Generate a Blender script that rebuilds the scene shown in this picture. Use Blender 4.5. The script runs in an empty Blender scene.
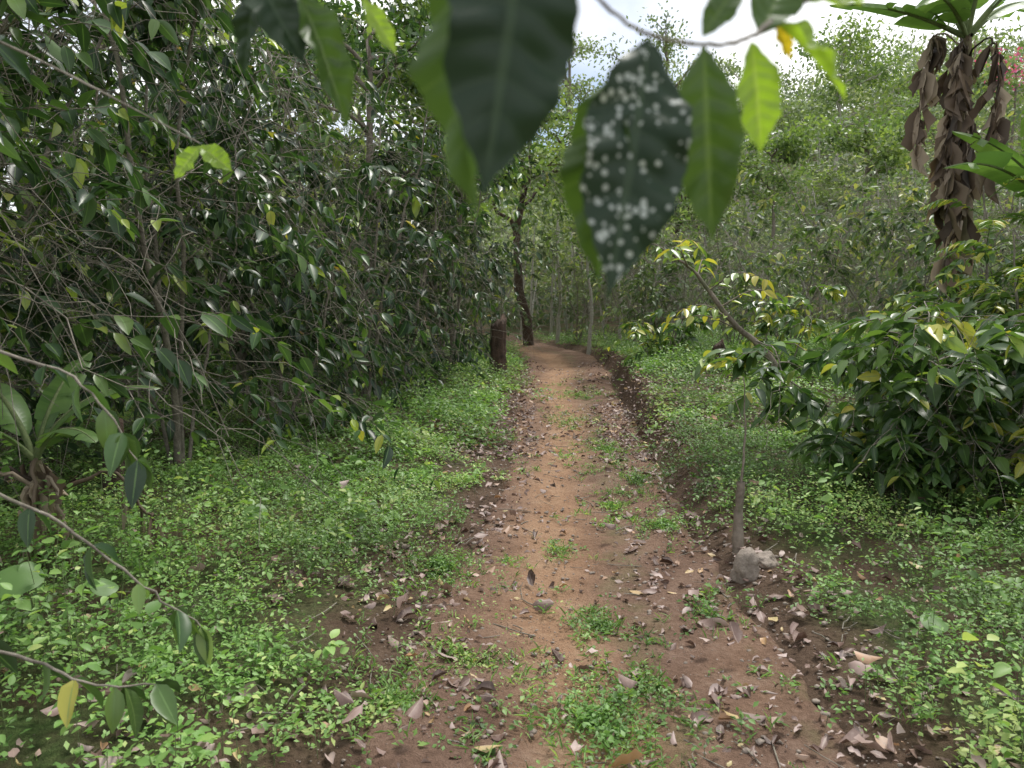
import bpy, math, bmesh
import numpy as np
from mathutils import Vector
from mathutils import noise as mn

rng = np.random.default_rng(11)
scene = bpy.context.scene

# ------------------------------------------------------------------ helpers
_R = np.random.default_rng(5).random((256, 256))
def vnoise(x, y):
    xi = np.floor(x).astype(int); yi = np.floor(y).astype(int)
    fx = x - xi; fy = y - yi
    fx = fx*fx*(3-2*fx); fy = fy*fy*(3-2*fy)
    a = _R[xi & 255, yi & 255]; b = _R[(xi+1) & 255, yi & 255]
    c = _R[xi & 255, (yi+1) & 255]; d = _R[(xi+1) & 255, (yi+1) & 255]
    return (a*(1-fx)+b*fx)*(1-fy)+(c*(1-fx)+d*fx)*fy
def fbm(x, y, s=1.0, o=4, off=0.0):
    x = np.asarray(x, float); y = np.asarray(y, float)
    r = 0; amp = .5; f = s
    for i in range(o):
        r = r+amp*vnoise(x*f+off+17.3*i, y*f+off*1.7+9.1*i); amp *= .5; f *= 2.03
    return r/(1-.5**o)
def sst(t):
    t = np.clip(t, 0, 1); return t*t*(3-2*t)
def nrm(v):
    return v/np.maximum(np.linalg.norm(v, axis=-1, keepdims=True), 1e-9)
def runit(n, r=rng):
    return nrm(r.normal(size=(n, 3)))

PY = np.array([-10, 0, 2.3, 3.7, 5.6, 7.5, 11.4, 16.4, 19.5, 23, 30, 60.])
PC = np.array([.3, .33, .36, .38, .56, .68, .86, 1.22, 1.15, .0, -4, -22.])
PH = np.array([.75, .75, .78, .78, .72, .72, .80, .92, 1.0, 1.0, 1, 1.])
def cen(y): return np.interp(y, PY, PC)
def hw(y): return np.interp(y, PY, PH)
BY = np.array([0, 3, 5, 7, 11, 17, 20, 24]); BH = np.array([.0, .02, .08, .2, .42, .34, .12, 0])
def gz(x, y):
    x = np.asarray(x, float); y = np.asarray(y, float)
    u = x-cen(y); h = hw(y)
    rr = u-h; lr = -u-h
    z = .05*(fbm(x, y, .8, 3)-.5)
    z = z+sst((rr+.03)/.22)*np.interp(y, BY, BH)+.045*np.clip(rr, 0, 25)
    z = z+sst(lr/.7)*.07+.02*np.clip(lr, 0, 20)
    z = z-.035*sst(1-np.abs(u)/np.maximum(h, .1))
    z = z+.035*np.clip(y-17, 0, 10)
    z = z+sst((y-24)/62)*(10+12*sst((x+2)/50))
    return z

class MB:
    def __init__(s): s.v = []; s.f = []; s.c = []; s.n = 0
    def add(s, v, faces, mat, col):
        v = np.asarray(v, np.float32); s.v.append(v)
        s.f.append((np.asarray(faces, np.int64)+s.n, mat))
        c = np.empty((len(v), 4), np.float32); c[:] = col; s.c.append(c); s.n += len(v)
    def build(s, name, mats, smooth=True, parent=None):
        me = bpy.data.meshes.new(name)
        v = np.concatenate(s.v); me.vertices.add(len(v)); me.vertices.foreach_set("co", v.ravel())
        li = []; tot = []; mi = []
        for f, m in s.f:
            li.append(f.ravel()); tot.append(np.full(len(f), f.shape[1])); mi.append(np.full(len(f), m))
        li = np.concatenate(li).astype(np.int32); tot = np.concatenate(tot).astype(np.int32); mi = np.concatenate(mi).astype(np.int32)
        me.loops.add(len(li)); me.loops.foreach_set("vertex_index", li)
        me.polygons.add(len(tot)); st = np.concatenate([[0], np.cumsum(tot)[:-1]]).astype(np.int32)
        me.polygons.foreach_set("loop_start", st)
        for m in mats: me.materials.append(m)
        me.polygons.foreach_set("material_index", mi)
        me.update(calc_edges=True)
        me.polygons.foreach_set("use_smooth", np.full(len(tot), smooth))
        at = me.attributes.new("Col", 'FLOAT_COLOR', 'POINT')
        at.data.foreach_set("color", np.concatenate(s.c).ravel())
        me.update()
        ob = bpy.data.objects.new(name, me); scene.collection.objects.link(ob)
        if parent: ob.parent = parent
        return ob

def leaf_tmpl(nl, nw, fold=.18, droop=.15, wave=0., peak=.8, corr=0., twist=0.):
    t = np.linspace(0, 1, nl+1); s = np.linspace(-1, 1, nw+1)
    T, S = np.meshgrid(t, s, indexing='ij')
    w = np.sin(np.pi*T**peak)**.8
    if nl > 8:
        w = np.sin(np.pi*T**peak)**1.0
        tip = sst((T-.80)/.2); w = w*(1-tip)+.07*(1-T)/.2*tip+.003
        w = w*(1+.04*np.sin(T*26+S*2)+.03*np.sin(T*61+S*5))
    else:
        w = np.maximum(w, .05)
    Y = S*w*.5
    Z = fold*np.abs(S)*w*.5-droop*T**2+wave*np.sin(T*19+S*2)*np.abs(S)*w
    if corr: Z = Z+corr*w*np.abs(np.sin((T*8.5-np.abs(S)*.9)*np.pi))*(1-.2*np.abs(S))*np.minimum(1, np.abs(S)*4)
    Z = Z+twist*S*T*w
    v = np.stack([T, Y, Z], -1).reshape(-1, 3)
    idx = np.arange((nl+1)*(nw+1)).reshape(nl+1, nw+1)
    f = np.stack([idx[:-1, :-1], idx[1:, :-1], idx[1:, 1:], idx[:-1, 1:]], -1).reshape(-1, 4)
    return v, f, T.ravel(), (S.ravel()*.5+.5)

TM = dict(
    hi=[leaf_tmpl(60, 14, .16, .10, .06, .86, .035), leaf_tmpl(60, 14, .35, .24, .08, .86, .04)],
    med=[leaf_tmpl(5, 2, .35, .10), leaf_tmpl(5, 2, .5, .3, .06), leaf_tmpl(5, 2, .2, .45, 0, .8, 0, .2)],
    lo=[leaf_tmpl(3, 2, .4, .15), leaf_tmpl(3, 2, .3, .4)],
    sm=[leaf_tmpl(2, 2, .4, .12, 0, .8), leaf_tmpl(2, 2, .1, .35, 0, .75), leaf_tmpl(3, 2, .3, .2, 0, .7)],
    q=[leaf_tmpl(2, 1, 0, .2), leaf_tmpl(2, 1, 0, -.15)],
    dead=[leaf_tmpl(5, 2, .9, .3, .15), leaf_tmpl(5, 2, .5, -.35, .2, .8, 0, .4), leaf_tmpl(5, 2, 1.2, .1, .1), leaf_tmpl(5, 2, .15, .1, .12), leaf_tmpl(5, 2, -.7, .5, .2, .8, 0, -.5)],
)
def place(mb, key, pos, d, n, L, W, mat, rr=rng, tone=None, rnd=None):
    N = len(pos)
    if N == 0: return
    tm = TM[key]; ch = rr.integers(0, len(tm), N)
    if rnd is None: rnd = rr.random(N)
    if tone is None: tone = rr.random(N)
    X = nrm(d); Z = n-X*np.sum(n*X, -1, keepdims=True); Z = nrm(Z); Y = np.cross(Z, X)
    L = np.broadcast_to(L, (N,)); W = np.broadcast_to(W, (N,))
    for k, (tv, tf, tt, ts) in enumerate(tm):
        m = np.where(ch == k)[0]
        if len(m) == 0: continue
        v = (pos[m, None, :]+X[m, None, :]*(L[m, None]*tv[None, :, 0])[..., None]
             + Y[m, None, :]*(W[m, None]*tv[None, :, 1])[..., None]
             + Z[m, None, :]*(L[m, None]*tv[None, :, 2]*.6)[..., None])
        nv = len(tv)
        f = tf[None]+(np.arange(len(m))*nv)[:, None, None]
        c = np.empty((len(m), nv, 4), np.float32)
        c[..., 0] = rnd[m, None]; c[..., 1] = tt; c[..., 2] = ts; c[..., 3] = tone[m, None]
        mb.add(v.reshape(-1, 3), f.reshape(-1, 4), mat, c.reshape(-1, 4))

def tubes(mb, P, rad, sides, mat, rnd=None):
    P = np.asarray(P, float); N, K, _ = P.shape
    rad = np.broadcast_to(rad, (N, K))
    T = nrm(np.gradient(P, axis=1)); ch = nrm(P[:, -1]-P[:, 0])
    A = np.cross(ch, np.array([.31, .52, .79])); A = nrm(A)[:, None, :]
    u = nrm(np.cross(T, np.broadcast_to(A, T.shape))); w = np.cross(T, u)
    a = np.arange(sides)*2*np.pi/sides
    v = (P[:, :, None, :]+rad[:, :, None, None]*(np.cos(a)[None, None, :, None]*u[:, :, None, :]+np.sin(a)[None, None, :, None]*w[:, :, None, :]))
    idx = np.arange(K*sides).reshape(K, sides)
    f = np.stack([idx[:-1], np.roll(idx, -1, 1)[:-1], np.roll(idx, -1, 1)[1:], idx[1:]], -1).reshape(-1, 4)
    F = f[None]+(np.arange(N)*K*sides)[:, None, None]
    c = np.zeros((N, K*sides, 4), np.float32)
    c[..., 0] = (rng.random(N) if rnd is None else rnd)[:, None]
    c[..., 1] = np.repeat(np.linspace(0, 1, K), sides)[None]
    c[..., 3] = 1
    mb.add(v.reshape(-1, 3), F.reshape(-1, 4), mat, c.reshape(-1, 4))

def tube1(mb, pts, r, sides=8, mat=0, sub=6, wig=0.):
    pts = np.asarray(pts, float); K = len(pts)
    P = np.vstack([2*pts[0]-pts[1], pts, 2*pts[-1]-pts[-2]]); out = []
    for i in range(1, K):
        for t in np.linspace(0, 1, sub, endpoint=False):
            a, b, c, d = P[i-1], P[i], P[i+1], P[i+2]
            out.append(.5*((2*b)+(-a+c)*t+(2*a-5*b+4*c-d)*t*t+(-a+3*b-3*c+d)*t**3))
    out.append(pts[-1]); out = np.array(out)
    if wig: out = out+rng.normal(size=out.shape)*wig
    r = np.interp(np.linspace(0, 1, len(out)), np.linspace(0, 1, len(r)), r)
    r = r*(1+.08*rng.normal(size=len(r)))
    tubes(mb, out[None], r[None], sides, mat)
    return out

# ------------------------------------------------------------------ materials
def newmat(name):
    m = bpy.data.materials.new(name); m.use_nodes = True; nt = m.node_tree; nt.nodes.clear()
    return m, nt, nt.nodes, nt.links
def math_(N, L, op, a, b=None, c=None):
    n = N.new('ShaderNodeMath'); n.operation = op
    for i, x in enumerate((a, b, c)):
        if x is None: continue
        if isinstance(x, (int, float)): n.inputs[i].default_value = x
        else: L.new(x, n.inputs[i])
    return n.outputs[0]
def ramp(N, L, fac, stops, interp='LINEAR'):
    n = N.new('ShaderNodeValToRGB'); e = n.color_ramp.elements; n.color_ramp.interpolation = interp
    e[0].position, e[0].color = stops[0][0], (*stops[0][1], 1)
    e[1].position, e[1].color = stops[-1][0], (*stops[-1][1], 1)
    for p, c in stops[1:-1]:
        x = e.new(p); x.color = (*c, 1)
    L.new(fac, n.inputs[0]); return n.outputs[0]
def mix(N, L, fac, a, b, mode='MIX'):
    n = N.new('ShaderNodeMix'); n.data_type = 'RGBA'; n.blend_type = mode
    if isinstance(fac, (int, float)): n.inputs[0].default_value = fac
    else: L.new(fac, n.inputs[0])
    for i, x in ((6, a), (7, b)):
        if isinstance(x, tuple): n.inputs[i].default_value = (*x, 1)
        else: L.new(x, n.inputs[i])
    return n.outputs[2]
def noise(N, L, scale, detail=4, vec=None, rough=.6):
    n = N.new('ShaderNodeTexNoise'); n.inputs['Scale'].default_value = scale
    n.inputs['Detail'].default_value = detail; n.inputs['Roughness'].default_value = rough
    if vec is None:
        tc = N.new('ShaderNodeNewGeometry'); vec = tc.outputs['Position']
    L.new(vec, n.inputs['Vector']); return n.outputs[0]

def leaf_mat(name, stops, rough=.4, transl=.3, rib=(.15, .26, .08), ribw=.04, spots=False, blot=False, back=.25, spec=.5, veins=False, tmul=(1.6, 1.7, .8), var=1.3):
    m, nt, N, L = newmat(name)
    at = N.new('ShaderNodeAttribute'); at.attribute_name = 'Col'
    sp = N.new('ShaderNodeSeparateColor'); L.new(at.outputs['Color'], sp.inputs[0])
    R, T, S = sp.outputs[0], sp.outputs[1], sp.outputs[2]
    col = ramp(N, L, R, stops)
    if var:
        big = noise(N, L, 1.1, 1)
        k = math_(N, L, 'MULTIPLY_ADD', big, var, 1-var*.48)
        vm = N.new('ShaderNodeVectorMath'); vm.operation = 'SCALE'; L.new(col, vm.inputs[0]); L.new(k, vm.inputs['Scale'])
        col = vm.outputs[0]
    sa = math_(N, L, 'ABSOLUTE', math_(N, L, 'SUBTRACT', S, .5))
    if blot:
        b = noise(N, L, 60, 4); bf = math_(N, L, 'MULTIPLY', math_(N, L, 'SUBTRACT', b, .5), 1.6)
        bf2 = N.new('ShaderNodeClamp'); L.new(bf, bf2.inputs[0])
        col = mix(N, L, bf2.outputs[0], col, rib)
    if ribw > 0:
        rf = math_(N, L, 'LESS_THAN', sa, ribw)
        col = mix(N, L, math_(N, L, 'MULTIPLY', rf, .55), col, rib)
    if veins:
        ph = math_(N, L, 'SUBTRACT', math_(N, L, 'MULTIPLY', T, 8.5), math_(N, L, 'MULTIPLY', sa, 1.8))
        pp = math_(N, L, 'PINGPONG', ph, .5)
        vf = math_(N, L, 'LESS_THAN', pp, .03)
        col = mix(N, L, math_(N, L, 'MULTIPLY', vf, .35), col, rib)
    if spots:
        v1 = N.new('ShaderNodeTexVoronoi'); v1.inputs['Scale'].default_value = 210
        g = N.new('ShaderNodeNewGeometry'); L.new(g.outputs['Position'], v1.inputs['Vector'])
        sc = N.new('ShaderNodeSeparateColor'); L.new(v1.outputs['Color'], sc.inputs[0])
        n2 = noise(N, L, 38, 3)
        rad = math_(N, L, 'MULTIPLY', math_(N, L, 'SUBTRACT', math_(N, L, 'ADD', sc.outputs[0], math_(N, L, 'MULTIPLY', n2, 1.6)), 1.18), .95)
        f1 = math_(N, L, 'LESS_THAN', v1.outputs['Distance'], rad)
        col = mix(N, L, math_(N, L, 'MULTIPLY', f1, .8), col, (.5, .54, .5))
    geo = N.new('ShaderNodeNewGeometry')
    if back:
        colb = mix(N, L, back, col, (.17, .25, .12))
        col2 = mix(N, L, geo.outputs['Backfacing'], col, colb)
    else: col2 = col
    p = N.new('ShaderNodeBsdfPrincipled'); L.new(col2, p.inputs['Base Color']); p.inputs['Roughness'].default_value = rough
    p.inputs['Specular IOR Level'].default_value = spec
    tr = N.new('ShaderNodeBsdfTranslucent')
    tc = mix(N, L, 1.0, col, tmul, 'MULTIPLY'); L.new(tc, tr.inputs['Color'])
    ms = N.new('ShaderNodeMixShader'); ms.inputs[0].default_value = transl
    L.new(p.outputs[0], ms.inputs[1]); L.new(tr.outputs[0], ms.inputs[2])
    o = N.new('ShaderNodeOutputMaterial'); L.new(ms.outputs[0], o.inputs['Surface'])
    return m

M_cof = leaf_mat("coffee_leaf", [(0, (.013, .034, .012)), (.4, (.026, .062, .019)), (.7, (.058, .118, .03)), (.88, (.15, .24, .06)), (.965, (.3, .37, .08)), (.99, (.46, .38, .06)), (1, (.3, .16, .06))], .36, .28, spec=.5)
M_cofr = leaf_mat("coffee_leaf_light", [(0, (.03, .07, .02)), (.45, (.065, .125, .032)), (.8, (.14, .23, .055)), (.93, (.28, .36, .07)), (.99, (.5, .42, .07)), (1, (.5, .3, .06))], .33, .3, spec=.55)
M_mid = leaf_mat("coffee_leaf_pale", [(0, (.05, .085, .035)), (.5, (.10, .155, .06)), (.85, (.2, .27, .1)), (1, (.4, .38, .13))], .42, .3, spec=.4)  # paler, greyer green than the hedge leaves
M_gc = leaf_mat("groundcover_leaf", [(0, (.075, .15, .035)), (.5, (.15, .28, .07)), (.85, (.25, .39, .115)), (1, (.4, .48, .17))], .5, .32, ribw=0, var=1.4)
M_tree = leaf_mat("tree_leaf", [(0, (.06, .105, .035)), (.6, (.14, .21, .065)), (1, (.3, .37, .12))], .5, .35, ribw=0)
M_hill_haze = leaf_mat("hill_leaf_hazed", [(0, (.07, .10, .055)), (.35, (.12, .165, .08)), (.75, (.22, .28, .14)), (1, (.40, .43, .23))], .55, .3, ribw=0, var=1.5)  # distance haze is painted in: paler, greyer leaf colours, no volume
M_hi_dark = leaf_mat("fg_leaf_dark", [(0, (.014, .032, .015)), (1, (.024, .048, .02))], .5, .1, rib=(.05, .085, .04), veins=True, back=.05, var=0, spec=.3)
M_hi_spot = leaf_mat("fg_leaf_spotted", [(0, (.014, .034, .016)), (1, (.02, .042, .018))], .5, .08, rib=(.05, .085, .04), veins=True, spots=True, back=.0, var=0, spec=.3)
M_hi_green = leaf_mat("fg_leaf_green", [(0, (.055, .10, .025)), (1, (.075, .135, .03))], .42, .28, rib=(.15, .22, .07), veins=True, var=0, spec=.35)
M_hi_lime = leaf_mat("fg_leaf_lime", [(0, (.22, .34, .04)), (1, (.3, .43, .05))], .4, .45, rib=(.36, .46, .12), veins=True, back=0, var=0)
M_ban = leaf_mat("banana_leaf", [(0, (.07, .14, .04)), (1, (.17, .28, .08))], .35, .4, rib=(.2, .3, .1), ribw=0)
M_yel = leaf_mat("yellow_leaf", [(0, (.6, .42, .03)), (1, (.7, .5, .05))], .5, .4, ribw=0, back=0, var=0)
M_pink = leaf_mat("pink_petal", [(0, (.6, .08, .3)), (1, (.7, .2, .45))], .5, .3, ribw=0, back=0, var=0)
M_dead = leaf_mat("dead_leaf", [(0, (.06, .035, .028)), (.25, (.14, .085, .068)), (.55, (.26, .18, .155)), (.85, (.44, .35, .32)), (.93, (.42, .24, .12)), (1, (.5, .42, .2))], .5, .1, rib=(.35, .27, .22), back=0, ribw=.05, tmul=(1.2, 1.1, .9), var=.6, blot=True)
M_dban = leaf_mat("dry_banana_leaf", [(0, (.05, .034, .024)), (.5, (.15, .105, .07)), (1, (.44, .36, .27))], .7, .15, ribw=0, back=0, tmul=(1.2, 1.1, .8))

def bark_mat(name, c1, c2, sc=30, b=.4, moss=0.):
    m, nt, N, L = newmat(name)
    n1 = noise(N, L, sc, 5); n2 = noise(N, L, sc*.15, 3)
    f = math_(N, L, 'MULTIPLY_ADD', n2, .6, math_(N, L, 'MULTIPLY', n1, .5))
    col = ramp(N, L, f, [(.35, c1), (.75, c2)])
    if moss:
        mm = ramp(N, L, noise(N, L, 6, 4), [(.5, (0, 0, 0)), (.65, (moss,)*3)]); col = mix(N, L, mm, col, (.08, .1, .04))
    p = N.new('ShaderNodeBsdfPrincipled'); L.new(col, p.inputs['Base Color']); p.inputs['Roughness'].default_value = .85
    bp = N.new('ShaderNodeBump'); bp.inputs['Strength'].default_value = b; bp.inputs['Distance'].default_value = .02
    L.new(n1, bp.inputs['Height']); L.new(bp.outputs[0], p.inputs['Normal'])
    o = N.new('ShaderNodeOutputMaterial'); L.new(p.outputs[0], o.inputs[0]); return m
M_twig = bark_mat("twig_bark", (.08, .066, .05), (.34, .305, .25), 60, moss=.35)
M_twigG = bark_mat("green_stem", (.08, .12, .04), (.18, .22, .09), 40)
M_bark = bark_mat("bark", (.08, .062, .045), (.28, .235, .19), 25, .6, moss=.6)
M_dbark = bark_mat("dark_fibrous_bark", (.025, .017, .012), (.12, .075, .05), 40, 1.0)
M_pale = bark_mat("pale_bark", (.28, .26, .22), (.52, .49, .43), 20, .4)
M_pst = bark_mat("banana_stem", (.07, .06, .03), (.2, .17, .09), 9, .5)
M_stone = bark_mat("stone", (.15, .12, .095), (.38, .32, .27), 30, .8)

def soil(name, path):
    m, nt, N, L = newmat(name)
    at = N.new('ShaderNodeAttribute'); at.attribute_name = 'Col'
    sp = N.new('ShaderNodeSeparateColor'); L.new(at.outputs['Color'], sp.inputs[0])
    a = noise(N, L, 3.2, 6, rough=.65); b = noise(N, L, 38, 6, rough=.7); c = noise(N, L, 160, 3)
    f = math_(N, L, 'ADD', math_(N, L, 'MULTIPLY', a, .55), math_(N, L, 'MULTIPLY', b, .45))
    dark = ramp(N, L, f, [(.32, (.11, .066, .045)), (.5, (.22, .138, .098)), (.68, (.34, .235, .175))])
    if path:
        tan = ramp(N, L, f, [(.3, (.27, .15, .088)), (.5, (.40, .245, .15)), (.7, (.52, .36, .24))])
        col = mix(N, L, sp.outputs[0], dark, tan)
        mossf = ramp(N, L, math_(N, L, 'ADD', math_(N, L, 'MULTIPLY', noise(N, L, 5, 5), .7), math_(N, L, 'MULTIPLY', sp.outputs[1], .3)), [(.5, (0, 0, 0)), (.68, (.6, .6, .6))])
        col = mix(N, L, mossf, col, (.18, .175, .08))
    else:
        dk = ramp(N, L, f, [(.32, (.055, .035, .023)), (.5, (.12, .078, .052)), (.68, (.21, .145, .105))])
        g = ramp(N, L, noise(N, L, 2.2, 6), [(.38, (0, 0, 0)), (.6, (1, 1, 1))])
        g2 = math_(N, L, 'MULTIPLY', g, sp.outputs[1])
        gcol = ramp(N, L, b, [(.35, (.04, .065, .02)), (.65, (.11, .165, .05))])
        col = mix(N, L, g2, dk, gcol)
    sv = N.new('ShaderNodeTexVoronoi'); sv.inputs['Scale'].default_value = 55
    geo = N.new('ShaderNodeNewGeometry'); L.new(geo.outputs['Position'], sv.inputs['Vector'])
    gr = ramp(N, L, sv.outputs['Distance'], [(.12, (.8, .8, .8)), (.25, (0, 0, 0))])
    sc = N.new('ShaderNodeSeparateColor'); L.new(sv.outputs['Color'], sc.inputs[0])
    gf = math_(N, L, 'MULTIPLY', math_(N, L, 'GREATER_THAN', sc.outputs[0], .82), gr)
    col = mix(N, L, gf, col, mix(N, L, sc.outputs[1], (.1, .06, .045), (.46, .38, .32)))
    p = N.new('ShaderNodeBsdfPrincipled'); L.new(col, p.inputs['Base Color']); p.inputs['Roughness'].default_value = .92
    p.inputs['Specular IOR Level'].default_value = .2
    h = math_(N, L, 'ADD', math_(N, L, 'MULTIPLY', b, 1.0), math_(N, L, 'ADD', math_(N, L, 'MULTIPLY', c, .35), math_(N, L, 'MULTIPLY', gf, .35)))
    bp = N.new('ShaderNodeBump'); bp.inputs['Strength'].default_value = 1.0; bp.inputs['Distance'].default_value = .035
    L.new(h, bp.inputs['Height']); L.new(bp.outputs[0], p.inputs['Normal'])
    o = N.new('ShaderNodeOutputMaterial'); L.new(p.outputs[0], o.inputs[0]); return m
M_ground = soil("forest_soil", False); M_path = soil("path_soil", True)

# ------------------------------------------------------------------ ground
def axis(lo, hi, d, far_lo, far_hi, g=1.13):
    a = list(np.arange(lo, hi+1e-6, d)); s = d
    while a[-1] < far_hi: s *= g; a.append(a[-1]+s)
    b = []; s = d; x = lo
    while x > far_lo: s *= g; x -= s; b.append(x)
    return np.array(b[::-1]+a)
xs = axis(-3.5, 5.5, .05, -450, 450); ys = axis(1.2, 20, .07, -300, 600)
X, Y = np.meshgrid(xs, ys, indexing='ij')
Z = gz(X, Y); U = np.abs(X-cen(Y))/hw(Y)
Z = Z+.03*(fbm(X, Y, 5, 3)-.5)*sst((U-1)/.3)
Z = Z-.05*sst((1.0-U)/.12)*((Y < 22))
idx = np.arange(X.size).reshape(X.shape)
F = np.stack([idx[:-1, :-1], idx[1:, :-1], idx[1:, 1:], idx[:-1, 1:]], -1).reshape(-1, 4)
mb = MB(); col = np.zeros((X.size, 4)); col[:, 1] = sst((U-1.15)/.6).ravel(); col[:, 3] = 1
mb.add(np.stack([X, Y, Z], -1).reshape(-1, 3), F, 0, col); mb.build("ground", [M_ground])

tt = np.linspace(-1.35, 1.35, 130); yy = np.concatenate([np.linspace(-2, 1.5, 30), np.arange(1.53, 9, .025), np.arange(9, 23, .07)])
TT, YY = np.meshgrid(tt, yy, indexing='ij')
XX = cen(YY)+TT*hw(YY)
edge = 1.0+.22*(fbm(XX, YY, 2.5, 4, 3)-.5)+.15*sst((4.8-YY)/2)
hole = sst((edge-np.abs(TT))/.12)
ZZ = gz(XX, YY)-.055+hole*.062+.045*(fbm(XX, YY, 3.5, 5, 8)-.5)*hole
u = TT
tanm = np.exp(-((u+.22-.12*np.sin(YY*.8))/.34)**2)
tanm = np.clip(tanm*1.1+.8*(fbm(XX, YY, 2, 4, 20)-.5), 0, 1)
moss = np.exp(-((u-.28)/.25)**2)*.7+.5*sst((u-.6)/.3)
ZZ = ZZ-.015*np.exp(-((u+.3)/.2)**2)*hole
idx = np.arange(XX.size).reshape(XX.shape)
F = np.stack([idx[:-1, :-1], idx[1:, :-1], idx[1:, 1:], idx[:-1, 1:]], -1).reshape(-1, 4)
mb = MB(); col = np.zeros((XX.size, 4)); col[:, 0] = tanm.ravel(); col[:, 1] = moss.ravel(); col[:, 3] = 1
mb.add(np.stack([XX, YY, ZZ], -1).reshape(-1, 3), F, 0, col); mb.build("dirt_path", [M_path])

def surf(x, y):
    U = np.abs(x-cen(y))/hw(y)
    return gz(x, y)+np.where(U < 1, .007, .01)

# ------------------------------------------------------------------ ground cover
def cover(name, x, y, nleaf, Lr, Hr, key, mat, seed, spread=.06, stems=.5):
    r = np.random.default_rng(seed); n = len(x)
    hgt = r.uniform(Hr[0], Hr[1], n)*(.25+1.6*sst((fbm(x, y, 1.6, 3, 40)-.25)/.5))
    tone = np.clip(fbm(x, y, 1.3, 3, 70)*1.2-.1+r.normal(size=n)*.14, 0, 1)
    base = np.stack([x, y, surf(x, y)], -1)
    k = nleaf; a = r.uniform(0, 2*np.pi, (n, k)); q = r.uniform(.35, 1, (n, k)); q[:, 0] = 1
    pos = base[:, None, :]+np.stack([np.cos(a)*spread*r.random((n, k)), np.sin(a)*spread*r.random((n, k)), hgt[:, None]*q], -1)
    el = r.uniform(-.5, .7, (n, k))
    d = np.stack([np.cos(a)*np.cos(el), np.sin(a)*np.cos(el), np.sin(el)], -1)
    nn = np.array([0, 0, 1.])+.4*r.normal(size=(n, k, 3))
    L = (r.uniform(Lr[0], Lr[1], n)*(.7+.6*fbm(x, y, .9, 2, 90)))[:, None]*r.uniform(.6, 1.1, (n, k))
    rnd = np.clip(tone[:, None]+r.normal(size=(n, k))*.15+.25*(q-.7), 0, 1)
    mb = MB()
    place(mb, key, pos.reshape(-1, 3), d.reshape(-1, 3), nn.reshape(-1, 3), L.ravel(), L.ravel()*r.uniform(.45, .72, n*k), 0, r, rnd=rnd.ravel())
    P = np.stack([base+np.array([0, 0, -.01]), base+np.stack([.1*hgt*r.normal(size=n), .1*hgt*r.normal(size=n), hgt*.95], -1)], 1)
    m = r.random(n) < stems
    if m.sum(): tubes(mb, P[m], .0014, 3, 1)
    return mb.build(name, [mat, M_twigG])

def candidates(x0, x1, y0, y1, dens, seed, rampL=.95, rampR=.5):
    r = np.random.default_rng(seed); n = int((x1-x0)*(y1-y0)*dens)
    x = r.uniform(x0, x1, n); y = r.uniform(y0, y1, n)
    u = x-cen(y); h = hw(y); rr = u-h; lr = -u-h
    nz = fbm(x, y, 2.2, 4, 33)
    wl = np.interp(y, [2, 5, 8], [1.0, .8, .45]); of = np.interp(y, [2, 5, 8], [.12, .02, -.12])
    p = np.where(u > 0, sst((rr-.5*of+.28*(nz-.5)*3-.02)/rampR), sst((lr-of+.5*(nz-.5)*3)/(rampL*wl)))
    bank = (u > 0) & (rr < .14) & (y > 8) & (y < 17); p = np.where(bank, p*.15, p)
    p = p*(.3+.9*sst((nz-.36)/.14))
    k = (r.random(n) < p) & (np.abs(x) < y*.85+1.4)
    return x[k], y[k]
x, y = candidates(-4.6, 5.0, 1.3, 7.2, 560, 1)
cover("groundcover_weeds", x, y, 8, (.018, .038), (.04, .17), 'sm', M_gc, 2, .055, .3)
x, y = candidates(-7, 11, 7.2, 24, 200, 3)
cover("groundcover_weeds", x, y, 8, (.035, .065), (.05, .22), 'q', M_gc, 4, .1, .1)
x, y = candidates(-4, 5, 1.6, 9, 13, 5)
cover("broadleaf_weeds", x, y, 10, (.035, .075), (.12, .3), 'med', M_gc, 6, .06)
r = np.random.default_rng(8); n = 150
x = r.uniform(-2.8, -1.1, n); y = r.uniform(1.9, 4.2, n)
cover("broadleaf_weeds", x, y, 12, (.025, .058), (.15, .38), 'med', M_gc, 9, .06)

r = np.random.default_rng(12)
tx = []; ty = []
for cx, cy, rad, n in [(.40, 3.45, .18, 70), (.30, 2.62, .28, 190), (-.42, 4.1, .32, 200), (.27, 4.55, .1, 30), (-.2, 3.0, .22, 100), (.75, 5.5, .25, 70),
                       (-.45, 2.7, .25, 90), (.55, 2.85, .2, 60), (.98, 7.6, .3, 110), (1.05, 6.2, .25, 90), (.7, 9.3, .35, 60), (1.05, 12, .5, 90), (1.0, 4.9, .2, 60), (.95, 3.5, .15, 30)]:
    a = r.uniform(0, 2*np.pi, n); q = rad*np.abs(r.normal(size=n))*.75
    tx.append(cx+q*np.cos(a)*1.1); ty.append(cy+q*np.sin(a)*1.7)
n = 1500; ax = r.uniform(-.4, 1.8, n); ay = r.uniform(2, 15, n); k = r.random(n) < sst((fbm(ax, ay, 2.6, 3, 11)-.48)/.15)*.9
tx.append(ax[k]); ty.append(ay[k])
tx = np.concatenate(tx); ty = np.concatenate(ty)
cover("path_weeds", tx, ty, 8, (.014, .034), (.01, .05), 'sm', M_gc, 13, .05)
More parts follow.
